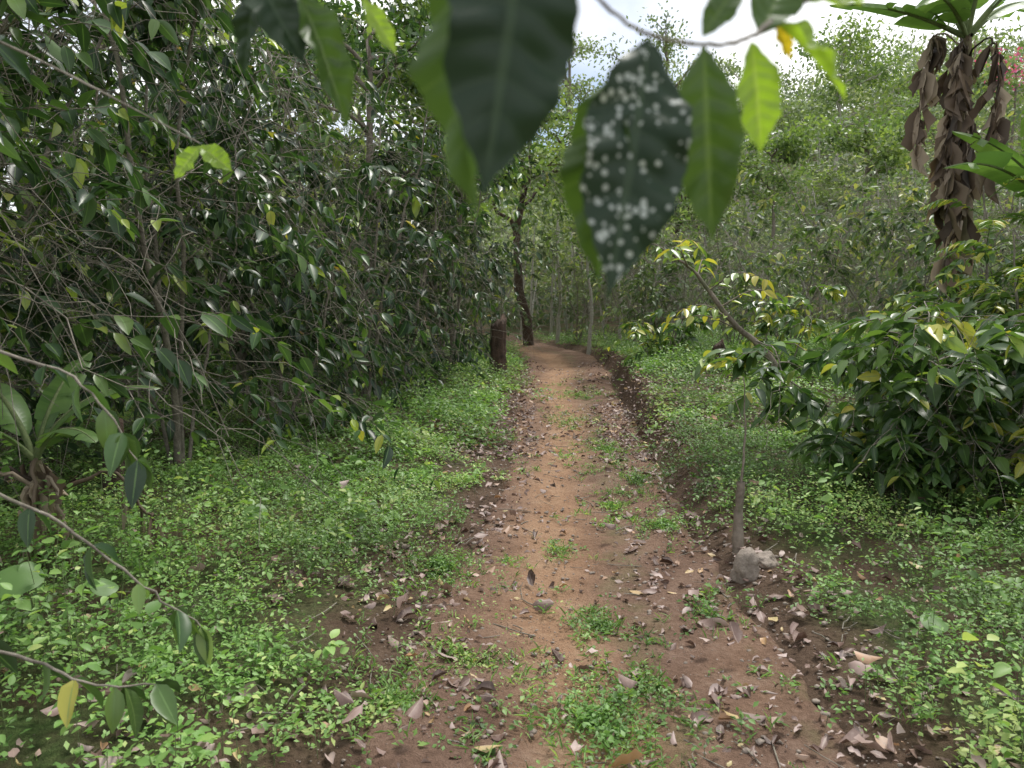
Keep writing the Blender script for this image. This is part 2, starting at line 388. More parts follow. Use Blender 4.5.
def grass(name, x, y, nb, H, seed):
    r = np.random.default_rng(seed); n = len(x)
    b = np.repeat(np.stack([x, y, surf(x, y)], -1), nb, 0)+r.normal(size=(n*nb, 3))*[.02, .02, 0]
    a = r.uniform(0, 2*np.pi, n*nb); el = r.uniform(.2, 1.2, n*nb)
    d = np.stack([np.cos(a)*np.cos(el), np.sin(a)*np.cos(el), np.sin(el)], -1)
    mb = MB(); place(mb, 'sm', b, d, np.array([0, 0, 1.])+.3*r.normal(size=(n*nb, 3)), r.uniform(.4, 1, n*nb)*H, .006, 0, r)
    return mb.build(name, [M_gc])
k = r.random(len(tx)) < .4
grass("grass_tufts", tx[k], ty[k], 7, .075, 14)

# ------------------------------------------------------------------ litter, pebbles, sticks
def litter(name, n, x0, x1, y0, y1, seed, Lr, fn, lift=.012):
    r = np.random.default_rng(seed); x = r.uniform(x0, x1, n); y = y0+(y1-y0)*r.random(n)**1.2
    k = r.random(n) < fn(x, y); x, y = x[k], y[k]; n = len(x)
    a = r.uniform(0, 2*np.pi, n); el = r.normal(size=n)*.2
    d = np.stack([np.cos(a)*np.cos(el), np.sin(a)*np.cos(el), np.sin(el)], -1)
    L = r.uniform(Lr[0], Lr[1], n)
    pos = np.stack([x, y, surf(x, y)+.006+lift*r.random(n)], -1)
    nn = np.array([0, 0, 1.])*np.where(r.random(n) < .5, 1, -1)[:, None]+.35*r.normal(size=(n, 3))
    mb = MB(); place(mb, 'dead', pos, d, nn, L, L*r.uniform(.35, .6, n), 0, r)
    return mb.build(name, [M_dead])
def pl(x, y):
    u = (x-cen(y))/hw(y); nz = fbm(x, y, 1.8, 3, 55)
    p = .14+.85*sst((u-.05)/.6)*(u < 1.35)+.8*((u < -.6) & (u > -1.9))*1.0+.2*(np.abs(u) > 1.35)
    return np.clip(p*(sst((nz-.33)/.22)*1.2+.15), 0, 1)
litter("leaf_litter", 9500, -2.2, 3.2, 1.8, 11, 21, (.015, .06), pl)
litter("leaf_litter", 560, -1.0, 2.2, 1.9, 9, 22, (.065, .11), pl)
litter("leaf_litter", 5200, -.6, 3.2, 7, 18, 23, (.035, .08), pl)
litter("leaf_litter", 500, -4, 4.5, 2, 12, 24, (.05, .11), lambda x, y: np.full(len(x), .8), .12)
r = np.random.default_rng(31); mb = MB()
bm = bmesh.new(); bmesh.ops.create_icosphere(bm, subdivisions=1, radius=1); bm.verts.ensure_lookup_table()
iv = np.array([v.co[:] for v in bm.verts]); jf = np.array([[v.index for v in f.verts] for f in bm.faces]); bm.free()
n = 5200; x = r.uniform(-.7, 1.6, n); y = 1.9+r.random(n)**1.6*11; s = .003+.011*r.random(n)**4
s = np.where(r.random(n) < .02, s*1.8, s)
v = iv[None]*(1+.25*r.normal(size=(n, len(iv), 1)))*s[:, None, None]*np.array([1.2, 1, .7])+np.stack([x, y, gz(x, y)+.006+s*.3], -1)[:, None]
c = np.zeros((n, len(iv), 4)); c[..., 0] = r.random(n)[:, None]
mb.add(v.reshape(-1, 3), (jf[None]+(np.arange(n)*len(iv))[:, None, None]).reshape(-1, 3), 0, c.reshape(-1, 4))
mb.build("path_pebbles", [M_stone])
n = 380; x = r.uniform(-1.8, 2.6, n); y = r.uniform(1.9, 9, n); a = r.uniform(0, np.pi, n); L = r.uniform(.05, .26, n)
P = []
for k in range(4):
    q = (k/3-.5); px = x+np.cos(a)*L*q+r.normal(size=n)*.008; py = y+np.sin(a)*L*q+r.normal(size=n)*.008
    P.append(np.stack([px, py, surf(px, py)+.006], -1))
mb = MB(); tubes(mb, np.stack(P, 1), r.uniform(.0012, .0035, n)[:, None], 5, 0); mb.build("fallen_twigs", [M_twig])

# ------------------------------------------------------------------ coffee shrubs
def coffee(name, pos, h, R, nstem=4, nbr=22, seed=0, mat=None, key='med', leafL=.135, bare=.22, zmin=.12, sub=2, nodes=8, lean=.35, droop=.6, twigs=0, gap=.5, down=.85, tone0=0.):
    r = np.random.default_rng(seed); mb = MB()
    x0, y0 = pos; z0 = float(gz(x0, y0))
    K = 9; t = np.linspace(0, 1, K)
    az = r.uniform(0, 2*np.pi)+np.arange(nstem)*2*np.pi/nstem+r.normal(size=nstem)*.3
    hs = h*r.uniform(.6, 1.05, nstem)
    st = np.zeros((nstem, K, 3)); ln = lean*R*r.uniform(.5, 2.0, nstem)
    wob = np.cumsum(r.normal(size=(nstem, K, 2))*.06, 1); wob[:, 0] = 0
    st[..., 0] = np.cos(az)[:, None]*(.07+ln[:, None]*t**1.3)+wob[..., 0]
    st[..., 1] = np.sin(az)[:, None]*(.07+ln[:, None]*t**1.3)+wob[..., 1]
    st[..., 2] = hs[:, None]*t[None]-.05
    st += np.array([x0, y0, z0])
    tubes(mb, st, (.011+.008*h/2.5)*(1-.75*t)[None]*r.uniform(.6, 1.2, nstem)[:, None], 7, 1)
    n = nstem*nbr; si = np.repeat(np.arange(nstem), nbr)
    ts = zmin+(1-zmin)*r.random(n)**.85
    ii = ts*(K-1); i0 = np.minimum(ii.astype(int), K-2); fr = (ii-i0)[:, None]
    start = st[si, i0]*(1-fr)+st[si, i0+1]*fr
    az = r.uniform(0, 2*np.pi, n)
    L = R*r.uniform(.4, 1.2, n)*(1-.4*ts)
    def branch(start, az, L, rise, K=8):
        n = len(L); s = np.linspace(0, 1, K)[None, :]
        out = np.stack([np.cos(az), np.sin(az), np.zeros(n)], -1)
        P = start[:, None, :]+out[:, None, :]*(L[:, None]*s)[..., None]
        P[..., 2] += L[:, None]*(rise[:, None]*s-droop*s**2)
        P += np.concatenate([np.zeros((n, 1, 3)), np.cumsum(r.normal(size=(n, K-1, 3)), 1)], 1)*(.035*L[:, None, None])
        return P
    Pm = branch(start, az, L, r.uniform(.0, .8, n)); allP = [Pm]; allL = [L]
    tubes(mb, Pm, .0062*(1-.7*np.linspace(0, 1, 8))[None]*r.uniform(.6, 1.2, n)[:, None], 4, 1)
    if sub:
        m = n*sub; bi = np.repeat(np.arange(n), sub); k = r.integers(1, 6, m)
        stt = Pm[bi, k]; L2 = L[bi]*r.uniform(.3, .7, m); az2 = az[bi]+r.choice([-1, 1], m)*r.uniform(.4, 1.2, m)
        P2 = branch(stt, az2, L2, r.uniform(-.3, .6, m)); tubes(mb, P2, .0033*(1-.6*np.linspace(0, 1, 8))[None]*r.uniform(.7, 1.2, m)[:, None], 3, 1)
        allP.append(P2); allL.append(L2)
    if twigs:
        m = twigs; bi = r.integers(0, n, m); stt = Pm[bi, r.integers(2, 8, m)]
        P3 = branch(stt, az[bi]+r.normal(size=m)*.8, R*r.uniform(.3, .8, m), r.uniform(-1.0, 1.2, m)); tubes(mb, P3, .0032*(1-.6*np.linspace(0, 1, 8))[None], 3, 1)
        m4 = m*2; b4 = r.integers(0, m, m4); P4 = branch(P3[b4, r.integers(1, 7, m4)], r.uniform(0, 6.28, m4), R*r.uniform(.1, .35, m4), r.uniform(-1.2, 1.2, m4)); tubes(mb, P4, .0019, 3, 1)
    P = np.concatenate(allP); L = np.concatenate(allL); n = len(P)
    mid = P[:, 5]; gn = fbm(mid[:, 0]+.7*mid[:, 2], mid[:, 1]*.6+mid[:, 2]*1.1, 1.5, 2, seed*.37)
    leafy = r.random(n) > (bare+gap*(1-sst((gn-.38)/.14)))
    P = P[leafy]; L = L[leafy]; n = len(P); tone = r.normal(size=n)*.15+.55*(fbm(P[:, 5, 0], P[:, 5, 2], 1.2, 2, seed*.71)-.5)*1.6+tone0
    s = np.linspace(.22, 1, nodes)[None]+r.normal(size=(n, nodes))*.03; s = np.clip(s, 0, .999)
    ii = s*7; i0 = ii.astype(int); fr = (ii-i0)[..., None]; ai = np.arange(n)[:, None]
    pp = P[ai, i0]*(1-fr)+P[ai, np.minimum(i0+1, 7)]*fr
    T = nrm(P[ai, np.minimum(i0+1, 7)]-P[ai, i0])
    side = nrm(np.cross(T, np.array([0, 0, 1.])))
    for sg in (-1, 1):
        keep = r.random((n, nodes)) < (.5+.45*s)
        dd = side*sg*.85+T*r.uniform(.2, .9, (n, nodes, 1))+np.array([0, 0, -1.])*r.uniform(-.1, 1, (n, nodes, 1))**2*down*1.3+.25*r.normal(size=(n, nodes, 3))
        nn = np.array([0, 0, 1.])+side*sg*.3+.4*r.normal(size=(n, nodes, 3))
        LL = leafL*r.uniform(.5, 1.2, (n, nodes)); LL = np.where(s > .9, LL*.8, LL)
        rnd = np.clip(r.random((n, nodes))*.72+tone[:, None]+np.where(s > .9, .24, 0), 0, .96)
        rnd = np.where(r.random((n, nodes)) < .01, r.uniform(.96, 1), rnd)
        place(mb, key, pp[keep], dd[keep], nn[keep], LL[keep], LL[keep]*r.uniform(.36, .5, keep.sum()), 0, r, rnd=rnd[keep])
    return mb.build(name, [mat or M_cof, M_twig])

S = "coffee_shrub"
for i, (x, y, h, R, ns, nb, tw) in enumerate([
        (-3.6, 4.9, 4.0, 1.5, 5, 25, 200), (-2.75, 6.2, 4.9, 1.7, 5, 27, 230), (-2.5, 8.0, 4.2, 1.35, 5, 24, 200),
        (-1.95, 9.7, 5.2, 1.75, 5, 24, 150), (-1.85, 11.7, 4.3, 1.3, 5, 22, 110), (-1.25, 13.6, 5.0, 1.5, 4, 22, 90), (-.95, 16.6, 4.0, 1.2, 4, 18, 60)]):
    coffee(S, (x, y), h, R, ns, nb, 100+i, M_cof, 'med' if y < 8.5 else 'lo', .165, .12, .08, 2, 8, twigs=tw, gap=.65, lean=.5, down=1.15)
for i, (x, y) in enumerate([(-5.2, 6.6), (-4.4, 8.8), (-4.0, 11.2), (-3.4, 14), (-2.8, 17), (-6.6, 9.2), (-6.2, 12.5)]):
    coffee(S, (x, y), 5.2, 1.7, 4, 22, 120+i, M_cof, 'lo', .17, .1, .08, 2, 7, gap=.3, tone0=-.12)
coffee(S, (-2.5, 2.45), 3.3, 1.1, 4, 20, 140, M_cof, 'med', .14, .2, .6, 2, 8, twigs=70)
coffee(S, (-3.4, 3.75), 4.0, 1.6, 4, 26, 141, M_cof, 'med', .15, .12, .52, 2, 8, lean=.5, twigs=130, gap=.6)
# right-hand shrubs
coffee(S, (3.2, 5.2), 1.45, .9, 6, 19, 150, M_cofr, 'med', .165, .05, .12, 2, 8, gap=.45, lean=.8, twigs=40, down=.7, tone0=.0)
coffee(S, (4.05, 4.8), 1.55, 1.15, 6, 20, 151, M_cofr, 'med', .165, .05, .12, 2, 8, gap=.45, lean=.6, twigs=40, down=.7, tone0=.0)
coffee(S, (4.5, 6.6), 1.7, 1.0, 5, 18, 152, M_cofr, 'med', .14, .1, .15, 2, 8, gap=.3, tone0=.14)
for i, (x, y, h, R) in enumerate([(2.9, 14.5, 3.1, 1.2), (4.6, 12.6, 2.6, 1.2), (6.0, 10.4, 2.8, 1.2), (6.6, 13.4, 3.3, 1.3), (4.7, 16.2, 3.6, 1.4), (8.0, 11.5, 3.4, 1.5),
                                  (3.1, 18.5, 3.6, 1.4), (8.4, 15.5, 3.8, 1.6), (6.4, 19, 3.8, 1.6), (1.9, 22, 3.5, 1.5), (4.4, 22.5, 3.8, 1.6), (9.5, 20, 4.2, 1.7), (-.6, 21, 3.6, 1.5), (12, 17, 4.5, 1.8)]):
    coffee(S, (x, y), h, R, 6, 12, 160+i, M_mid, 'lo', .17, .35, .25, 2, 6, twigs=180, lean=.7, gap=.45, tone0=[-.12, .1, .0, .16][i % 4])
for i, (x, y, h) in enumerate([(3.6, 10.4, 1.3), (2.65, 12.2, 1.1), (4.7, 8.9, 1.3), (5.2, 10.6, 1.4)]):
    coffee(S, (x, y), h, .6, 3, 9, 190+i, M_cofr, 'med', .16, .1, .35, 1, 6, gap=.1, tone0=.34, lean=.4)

# ------------------------------------------------------------------ trees
def tree(name, x, y, h, cr, seed, nl=9, leaf=.22, cnt=5000, mat=None, cb=.35, tr=.14, bark=None, sig=.45):
    r = np.random.default_rng(seed); mb = MB(); z0 = float(gz(x, y))
    t = np.linspace(0, 1, 10); tp = np.stack([x+np.cumsum(r.normal(size=10))*.12*h/10, y+np.cumsum(r.normal(size=10))*.12*h/10, z0-.1+t*h*.92], -1)
    tubes(mb, tp[None], (tr*(1-.8*t))[None], 9, 1)
    k = r.uniform(cb, .98, nl); i = k*9; i0 = np.minimum(i.astype(int), 8); st = tp[i0]*(1-(i-i0))[:, None]+tp[i0+1]*(i-i0)[:, None]
    az = np.arange(nl)*2.4+r.normal(size=nl)*.3; L = cr*r.uniform(.6, 1.1, nl)*(1.15-.65*k)
    s = np.linspace(0, 1, 7)
    def lim(st, az, L, rise):
        P = st[:, None]+np.stack([np.cos(az), np.sin(az), 0*az], -1)[:, None]*(L[:, None]*s)[..., None]
        P[..., 2] += L[:, None]*rise[:, None]*s**.8
        P[:, 1:] += np.cumsum(r.normal(size=P[:, 1:].shape), 1)*.04*L[:, None, None]
        return P
    P1 = lim(st, az, L, r.uniform(.2, .9, nl)); tubes(mb, P1, (tr*.4*(1-.75*s))[None], 6, 1)
    m = nl*5; bi = np.repeat(np.arange(nl), 5); P2 = lim(P1[bi, r.integers(2, 7, m)], az[bi]+r.uniform(-1.2, 1.2, m), L[bi]*r.uniform(.3, .6, m), r.uniform(-.2, .8, m))
    tubes(mb, P2, (tr*.15*(1-.6*s))[None], 4, 1)
    j = r.integers(0, m, cnt); q = r.integers(2, 7, cnt)
    ctr = P2[j, q]; w = r.random(m); dens = r.random(cnt) < (.2+.8*w[j]); ctr = ctr[dens]; j = j[dens]; n = len(ctr)
    pos = ctr+r.normal(size=(n, 3))*sig*np.array([1, 1, .45])*cr/3.6
    place(mb, 'q', pos, runit(n, r)+[0, 0, -.3], runit(n, r)*.7+[0, 0, .8], leaf*r.uniform(.5, 1.1, n), leaf*.5, 0, r, rnd=np.clip(w[j]*.6+r.random(n)*.4, 0, 1))
    return mb.build(name, [mat or M_tree, bark or M_bark])
tree("shade_tree", 3.0, 30, 11.6, 2.8, 301, 14, .18, 8000, mat=M_hill_haze, cb=.35, tr=.17, bark=M_bark)
tree("shade_tree", 6.3, 34, 12.0, 3.4, 317, 13, .2, 7500, mat=M_hill_haze, cb=.5, tr=.16, bark=M_bark)
tree("shade_tree", .5, 22.5, 8.4, 2.4, 302, 11, .18, 6500, cb=.4, tr=.17, bark=M_dbark)
tree("shade_tree", -1.6, 17.5, 8.4, 3.0, 303, 13, .19, 11000, cb=.2)
tree("shade_tree", -2.3, 12.5, 7.6, 2.6, 314, 13, .17, 9000, mat=M_cof, cb=.4, tr=.1)
tree("shade_tree", -1.2, 15.0, 7.2, 2.2, 315, 13, .16, 8000, mat=M_tree, cb=.4, tr=.08)
tree("shade_tree", -5.5, 19, 9, 3.6, 304, 12, .2, 12000, cb=.15)
tree("shade_tree", -9, 17, 9, 3.8, 305, 12, .2, 12000, cb=.15)
tree("shade_tree", -6, 26, 12, 4.5, 306, 12, .26, 10000, cb=.2)
tree("shade_tree", 11, 36, 10.5, 3.4, 307, 12, .24, 6500, mat=M_hill_haze, bark=M_pale, cb=.5)
tree("shade_tree", 16.5, 40, 11.5, 4.2, 308, 12, .28, 7000, mat=M_tree, bark=M_pale, cb=.5)
tree("shade_tree", 26, 46, 9, 4.6, 309, 12, .3, 8000, mat=M_hill_haze)
tree("shade_tree", 5.4, 26, 6.6, 1.8, 310, 10, .2, 5000, cb=.45, bark=M_dbark)
tree("shade_tree", 8.6, 25, 6.4, 1.9, 316, 10, .19, 5000, cb=.5, bark=M_bark, tr=.1)
tree("shade_tree", 12.5, 28, 7.0, 2.4, 311, 10, .22, 6000, cb=.45)
tree("shade_tree", 20, 31, 6.0, 3.2, 312, 10, .24, 7000, cb=.3)
tree("shade_tree", -4.2, 4.9, 5.8, 2.0, 313, 12, .15, 8000, mat=M_cof, cb=.5, tr=.07)

r = np.random.default_rng(77); mb = MB(); NC = 1100
cy = 24+r.random(NC)**1.2*72; cx = r.uniform(-.6, 1.0, NC)*cy
keep = ~((cy < 28) & (np.abs(cx-cen(cy)) < 2.6)); cx, cy = cx[keep], cy[keep]; NC = len(cx)
cr = r.uniform(.5, 2.4, NC)*(1+cy/100); cz = gz(cx, cy)+cr*r.uniform(.2, 1.2, NC); ct = r.random(NC)
per = 210; d = nrm(r.normal(size=(NC, per, 3))); d[..., 2] = np.abs(d[..., 2])*1.0-.15
rad = (cr[:, None]*(.5+.6*r.random((NC, per))))*(1+.3*np.sin(d[..., 0]*5+ct[:, None]*9)*np.sin(d[..., 1]*6))
pos = np.stack([cx, cy, cz], -1)[:, None]+d*rad[..., None]*np.array([1, 1, 1.15])
sz = (.13+.0035*cy)[:, None]*r.uniform(.6, 1.2, (NC, per))
place(mb, 'q', pos.reshape(-1, 3), (runit(NC*per, r)+[0, 0, -.2]), d.reshape(-1, 3)*.8+runit(NC*per, r)*.7+[0, 0, .5], sz.ravel(), sz.ravel()*.55, 0, r,
      rnd=np.clip(ct[:, None]*.95+r.random((NC, per))*.25-.12, 0, 1).ravel())
n = 500; bx = r.uniform(-.3, .9, n); by = r.uniform(24, 60, n); bx = bx*by; b0 = np.stack([bx, by, gz(bx, by)], -1)
h_ = r.uniform(1.5, 4.5, n); le = r.normal(size=(n, 2))*.5
tubes(mb, np.stack([b0, b0+np.stack([le[:, 0]*.3, le[:, 1]*.3, h_*.5], -1), b0+np.stack([le[:, 0], le[:, 1], h_], -1)], 1), np.array([[.05, .035, .015]]), 4, 1)
mb.build("hillside_foliage", [M_hill_haze, M_pale])
mb = MB(); NC = 260; cy = r.uniform(9, 24, NC); cx = -3.8-r.random(NC)*11; cr = r.uniform(.5, 1.2, NC); cz = gz(cx, cy)+r.uniform(0, 1.8, NC); ct = r.random(NC)
per = 140; d = nrm(r.normal(size=(NC, per, 3))); pos = np.stack([cx, cy, cz], -1)[:, None]+d*(cr[:, None]*(.5+.5*r.random((NC, per))))[..., None]
place(mb, 'q', pos.reshape(-1, 3), runit(NC*per, r), d.reshape(-1, 3)+runit(NC*per, r)*.5+[0, 0, .4], .14*r.uniform(.6, 1.2, NC*per), .07, 0, r, rnd=np.clip(ct[:, None]*.6+r.random((NC, per))*.3, 0, 1).ravel())
mb.build("undergrowth_foliage", [M_tree])

def flowers(x, y, z):
    mb = MB(); n = 200; c = np.array([x, y, z]); g = c+r.normal(size=(n, 3))*[.4, .3, .25]
    place(mb, 'q', g, runit(n, r), runit(n, r)+[0, -.5, .5], .12, .06, 0, r)
    m = 1200; g2 = c+[0, .2, -.6]+r.normal(size=(m, 3))*[.9, .7, .9]
    place(mb, 'q', g2, runit(m, r), runit(m, r)+[0, 0, .6], .16, .08, 1, r)
    tube1(mb, [[x, y, float(gz(x, y))], [x+.1, y, z-.8], [x, y, z]], [.06, .03, .02], 6, 2)
    mb.build("pink_flowering_bush", [M_pink, M_tree, M_bark])
flowers(12.7, 20, 7.35)

# ------------------------------------------------------------------ banana plants
def banana(name, x, y, h, leaves, dead=(), seed=0, tr=.12, lean=(0, 0), dl=.35, skirt=0):
    r = np.random.default_rng(seed); mb = MB(); z0 = float(gz(x, y))
    top = np.array([x+lean[0], y+lean[1], z0+h])
    stem = tube1(mb, [[x, y, z0-.05], [x+lean[0]*.3, y+lean[1]*.3, z0+h*.5], top], [tr, tr*.8, tr*.45], 12, 2)
    def mid_(az, el, L, droop, start, rough, K):
        s = np.linspace(0, 1, K+1); out = np.array([math.cos(az), math.sin(az), 0])
        ang = np.maximum(el-droop*s**1.3*2, -1.5); dx = np.cumsum(np.cos(ang))/K*L; dz = np.cumsum(np.sin(ang))/K*L
        wig = np.cumsum(r.normal(size=(K+1, 3)), 0)*rough*L
        return s, out, start+out[None]*dx[:, None]+np.array([0, 0, 1.])*dz[:, None]+wig
    def blade(az, el, L, W, droop, tear):
        K = 34; s, out, mid = mid_(az, el, L, droop, top, 0, K)
        tubes(mb, mid[None], (.022*(1-.85*s)*(L/1.5+.3))[None], 6, 3)
        side = np.cross(out, [0, 0, 1.]); T = nrm(np.gradient(mid, axis=0)); up = nrm(np.cross(np.broadcast_to(side, T.shape), T))
        w = W*.5*np.clip(np.sin(np.pi*np.clip((s-.14)/.86, 0, 1)**.75), 0, 1)**.6
        for sg in (-1, 1):
            off = 0
            for i in range(5, K):
                if r.random() < tear: off = r.normal()*.35
                q = []
                for jj in (i, i+1):
                    for e in (0, .5, 1):
                        dr = (.25*e-(.9+off)*e*e*.5)
                        q.append(mid[jj]+side*sg*w[jj]*e*(1-.25*abs(off)*e)+up[jj]*dr*w[jj]+T[jj]*(.25*w[jj]*e))
                c = np.zeros((6, 4)); c[:, 0] = np.clip(.5+off*.6+r.normal()*.12, 0, 1); c[:, 1] = s[i]; c[:, 2] = .8
                mb.add(np.array(q), [[0, 3, 4, 1], [1, 4, 5, 2]], 0, c)
    for (az, el, L, W, dr) in leaves: blade(math.radians(az), math.radians(el), L, W, dr, .25)
    def shreds(pos, n, dl_):
        d = np.array([0, 0, -1.])+r.normal(size=(n, 3))*.2; LL = dl_*r.uniform(.4, 1.4, n)
        place(mb, 'dead', pos, d, runit(n, r), LL, LL*r.uniform(.05, .15, n), 1, r, rnd=np.clip(r.random(n)*.85+r.normal()*.12+.08, 0, 1))
    for (az, L, zo) in dead:
        a = math.radians(az)
        o_ = np.array([math.cos(a), math.sin(a), 0]); b0 = top+np.array([0, 0, zo]); rr0 = r.uniform(.12, .5)
        mid = tube1(mb, [b0, b0+o_*rr0*.7+[0, 0, .12], b0+o_*rr0+[0, 0, -.1], b0+o_*rr0*1.1+[0, 0, -L*.5], b0+o_*rr0*1.15+[0, 0, -L]], [.012, .01, .008, .006, .004], 5, 1, wig=.008)
        n = int(34*L); q = r.integers(8, len(mid), n); shreds(mid[q]+r.normal(size=(n, 3))*.015, n, dl)
    if skirt:
        q = r.integers(len(stem)//3, len(stem), skirt); shreds(stem[q]+runit(skirt, r)*tr*.8, skirt, dl*.9)
    return mb.build(name, [M_ban, M_dban, M_pst, M_twigG])
banana("banana_plant", 4.8, 8.1, 3.75, [(187, 22, 1.5, .42, .25), (170, 62, 1.9, .5, .35), (30, 40, 1.9, .55, .5), (255, 60, 1.5, .45, .5), (330, 55, 1.8, .5, .5), (90, 60, 1.7, .5, .4), (205, 76, 1.5, .45, .3), (222, 30, 1.3, .4, .6)],
       [(195, 1.0, -.1), (230, 1.5, -.2), (280, 1.1, -.2), (183, .9, -.7), (250, .9, -.9), (215, 1.3, -.9), (190, 1.3, -.2)], 401, .085, (-.15, 0), .32, 70)
banana("banana_plant", 5.1, 7.2, 1.85, [(195, 45, 1.45, .42, .55), (235, 50, 1.35, .45, .6), (165, 65, 1.3, .4, .45), (275, 35, 1.1, .4, .5), (210, 75, 1.2, .4, .4), (20, 50, 1.2, .4, .4)], [(240, .6, -.1)], 402, .09)
banana("banana_plant", 7.6, 9.2, 4.0, [(180, 40, 1.9, .55, .5), (220, 50, 1.9, .5, .45), (60, 40, 1.9, .55, .5), (300, 50, 1.8, .5, .5), (150, 65, 1.7, .5, .4)], [(200, 1.6, -.1), (280, 1.5, -.2)], 403, .14, skirt=60)
banana("banana_plant", -2.38, 3.85, .55, [(150, 60, .85, .22, .6), (20, 65, .75, .2, .7), (80, 70, .7, .2, .4), (240, 55, .6, .2, .6), (330, 50, .6, .18, .7)],
       [(300, .3, -.1), (240, .3, -.15), (200, .3, -.1), (340, .3, -.2), (20, .3, -.2)], 404, .06, (-.08, 0), .18, 60)

def leafy(mb, pts, leafs, r, L=.14, key='med', mat=0, down=.6, rnd0=.4, wr=.42, taper=False):
    pts = np.asarray(pts); n = leafs; q = np.linspace(.15, 1, n)*(len(pts)-1.001); i = q.astype(int); f = (q-i)[:, None]
    p = pts[i]*(1-f)+pts[i+1]*f; T = nrm(pts[i+1]-pts[i]); sd = nrm(np.cross(T, [0, 0, 1.]))
    for sg in (-1, 1):
        d = sd*sg*.8+T*.5+np.array([0, 0, -down])*r.uniform(.3, 1.3, (n, 1))+.2*r.normal(size=(n, 3))*(1 if not taper else .3)
        LL = L*r.uniform(.7, 1.1, n)
        if taper: LL = LL*np.sin(np.pi*np.linspace(.15, .97, n))
        place(mb, key, p, d, np.array([0, 0, 1.])+.3*r.normal(size=(n, 3)), LL, LL*wr, mat, r, rnd=np.clip(rnd0+r.normal(size=n)*.2, 0, .98))
for (x, y, h, sd_) in [(3.95, 6.0, 1.75, 1), (4.3, 7.0, 2.2, 2), (5.4, 6.4, 2.6, 4)]:
    r = np.random.default_rng(500+sd_); mb = MB(); z0 = float(gz(x, y))
    o = tube1(mb, [[x, y, z0-.05], [x+.05, y, z0+h*.5], [x-.05, y, z0+h]], [.02, .014, .006], 7, 1, sub=8, wig=.004)
    for k in range(11):
        st = o[5+k]; a = k*2.4; Lf = r.uniform(.45, .75)
        pts = [st, st+np.array([math.cos(a)*Lf*.5, math.sin(a)*Lf*.5, Lf*.28]), st+np.array([math.cos(a)*Lf, math.sin(a)*Lf, Lf*.12])]
        b = tube1(mb, pts, [.006, .003, .0015], 5, 2)
        leafy(mb, b, 15, r, .16, 'med', 0, .15, .75, .26, True)
    mb.build("feathery_sapling", [M_cofr, M_twig, M_twigG])

# ------------------------------------------------------------------ stumps, stake, stone
def stump(name, x, y, h, r0, mat, seed, lean=(0, 0), jag=.16):
    r = np.random.default_rng(seed); z0 = float(gz(x, y)); mb = MB(); K = 16; Sd = 26
    t = np.linspace(0, 1, K); a = np.arange(Sd)*2*np.pi/Sd
    T, A = np.meshgrid(t, a, indexing='ij')
    R = r0*(1+.5*np.exp(-T*9)-.12*T)*(1+.10*np.sin(A*5+seed)+.06*np.sin(A*9+T*5)+.08*r.normal(size=T.shape))
    top = h*(1+jag*np.sin(A+seed)+jag*.5*r.normal(size=T.shape)*(T > .95))
    V = np.stack([x+lean[0]*T+R*np.cos(A), y+lean[1]*T+R*np.sin(A), z0-.05+T*top], -1).reshape(-1, 3)
    idx = np.arange(K*Sd).reshape(K, Sd); F = np.stack([idx[:-1], np.roll(idx, -1, 1)[:-1], np.roll(idx, -1, 1)[1:], idx[1:]], -1).reshape(-1, 4)
    V = np.vstack([V, [[x+lean[0], y+lean[1], z0+h*.95]]]); c = np.zeros((len(V), 4))
    mb.add(V, F, 0, c); n0 = K*Sd
    mb.f.append((np.array([[idx[-1, i], idx[-1, (i+1) % Sd], n0] for i in range(Sd)]), 0))
    return mb.build(name, [mat])
stump("tree_fern_stump", -.28, 14.2, 1.1, .15, M_dbark, 1, (.03, 0), .08)
stump("tree_stump", 3.1, 11.0, .42, .09, M_dbark, 2, (-.12, 0), .1)
stump("tree_stump", -2.7, 5.0, .62, .06, M_dbark, 5, (.05, 0), .06)
mb = MB(); z0 = float(gz(1.31, 4.27))
tube1(mb, [[1.31, 4.27, z0-.05], [1.305, 4.27, z0+.2], [1.315, 4.27, z0+.42]], [.033, .027, .023], 10, 0, wig=.003)
tube1(mb, [[1.315, 4.27, z0+.4], [1.33, 4.28, z0+.7], [1.31, 4.27, z0+1.02]], [.008, .005, .003], 6, 0, wig=.002)
tube1(mb, [[1.33, 4.28, z0+.72], [1.26, 4.26, z0+.9], [1.22, 4.26, z0+.95]], [.003, .0025, .0015], 5, 0)
mb.build("wooden_stake", [M_bark])
def stone(loc, s, rot, sd_):
    bm = bmesh.new(); bmesh.ops.create_icosphere(bm, subdivisions=4, radius=1)
    for v in bm.verts:
        p = v.co.copy(); k = 1+.35*mn.noise(p*1.1+Vector((sd_, 1, 2)))+.14*mn.noise(p*3+Vector((0, sd_, 0)))+.05*mn.noise(p*9)
        v.co = Vector((p.x*s[0]*k*(1-.35*p.z), p.y*s[1]*k*(1-.35*p.z), p.z*s[2]*k))
    me = bpy.data.meshes.new("stone"); bm.to_mesh(me); bm.free(); me.polygons.foreach_set("use_smooth", [True]*len(me.polygons))
    me.materials.append(M_stone); ob = bpy.data.objects.new("stone", me); scene.collection.objects.link(ob); ob.location = (loc[0], loc[1], float(gz(*loc))+s[2]*.5); ob.rotation_euler = rot
stone((1.25, 3.93), (.065, .065, .12), (.1, .25, .4), 3); stone((1.40, 4.05), (.08, .06, .045), (.1, .1, 1), 7)

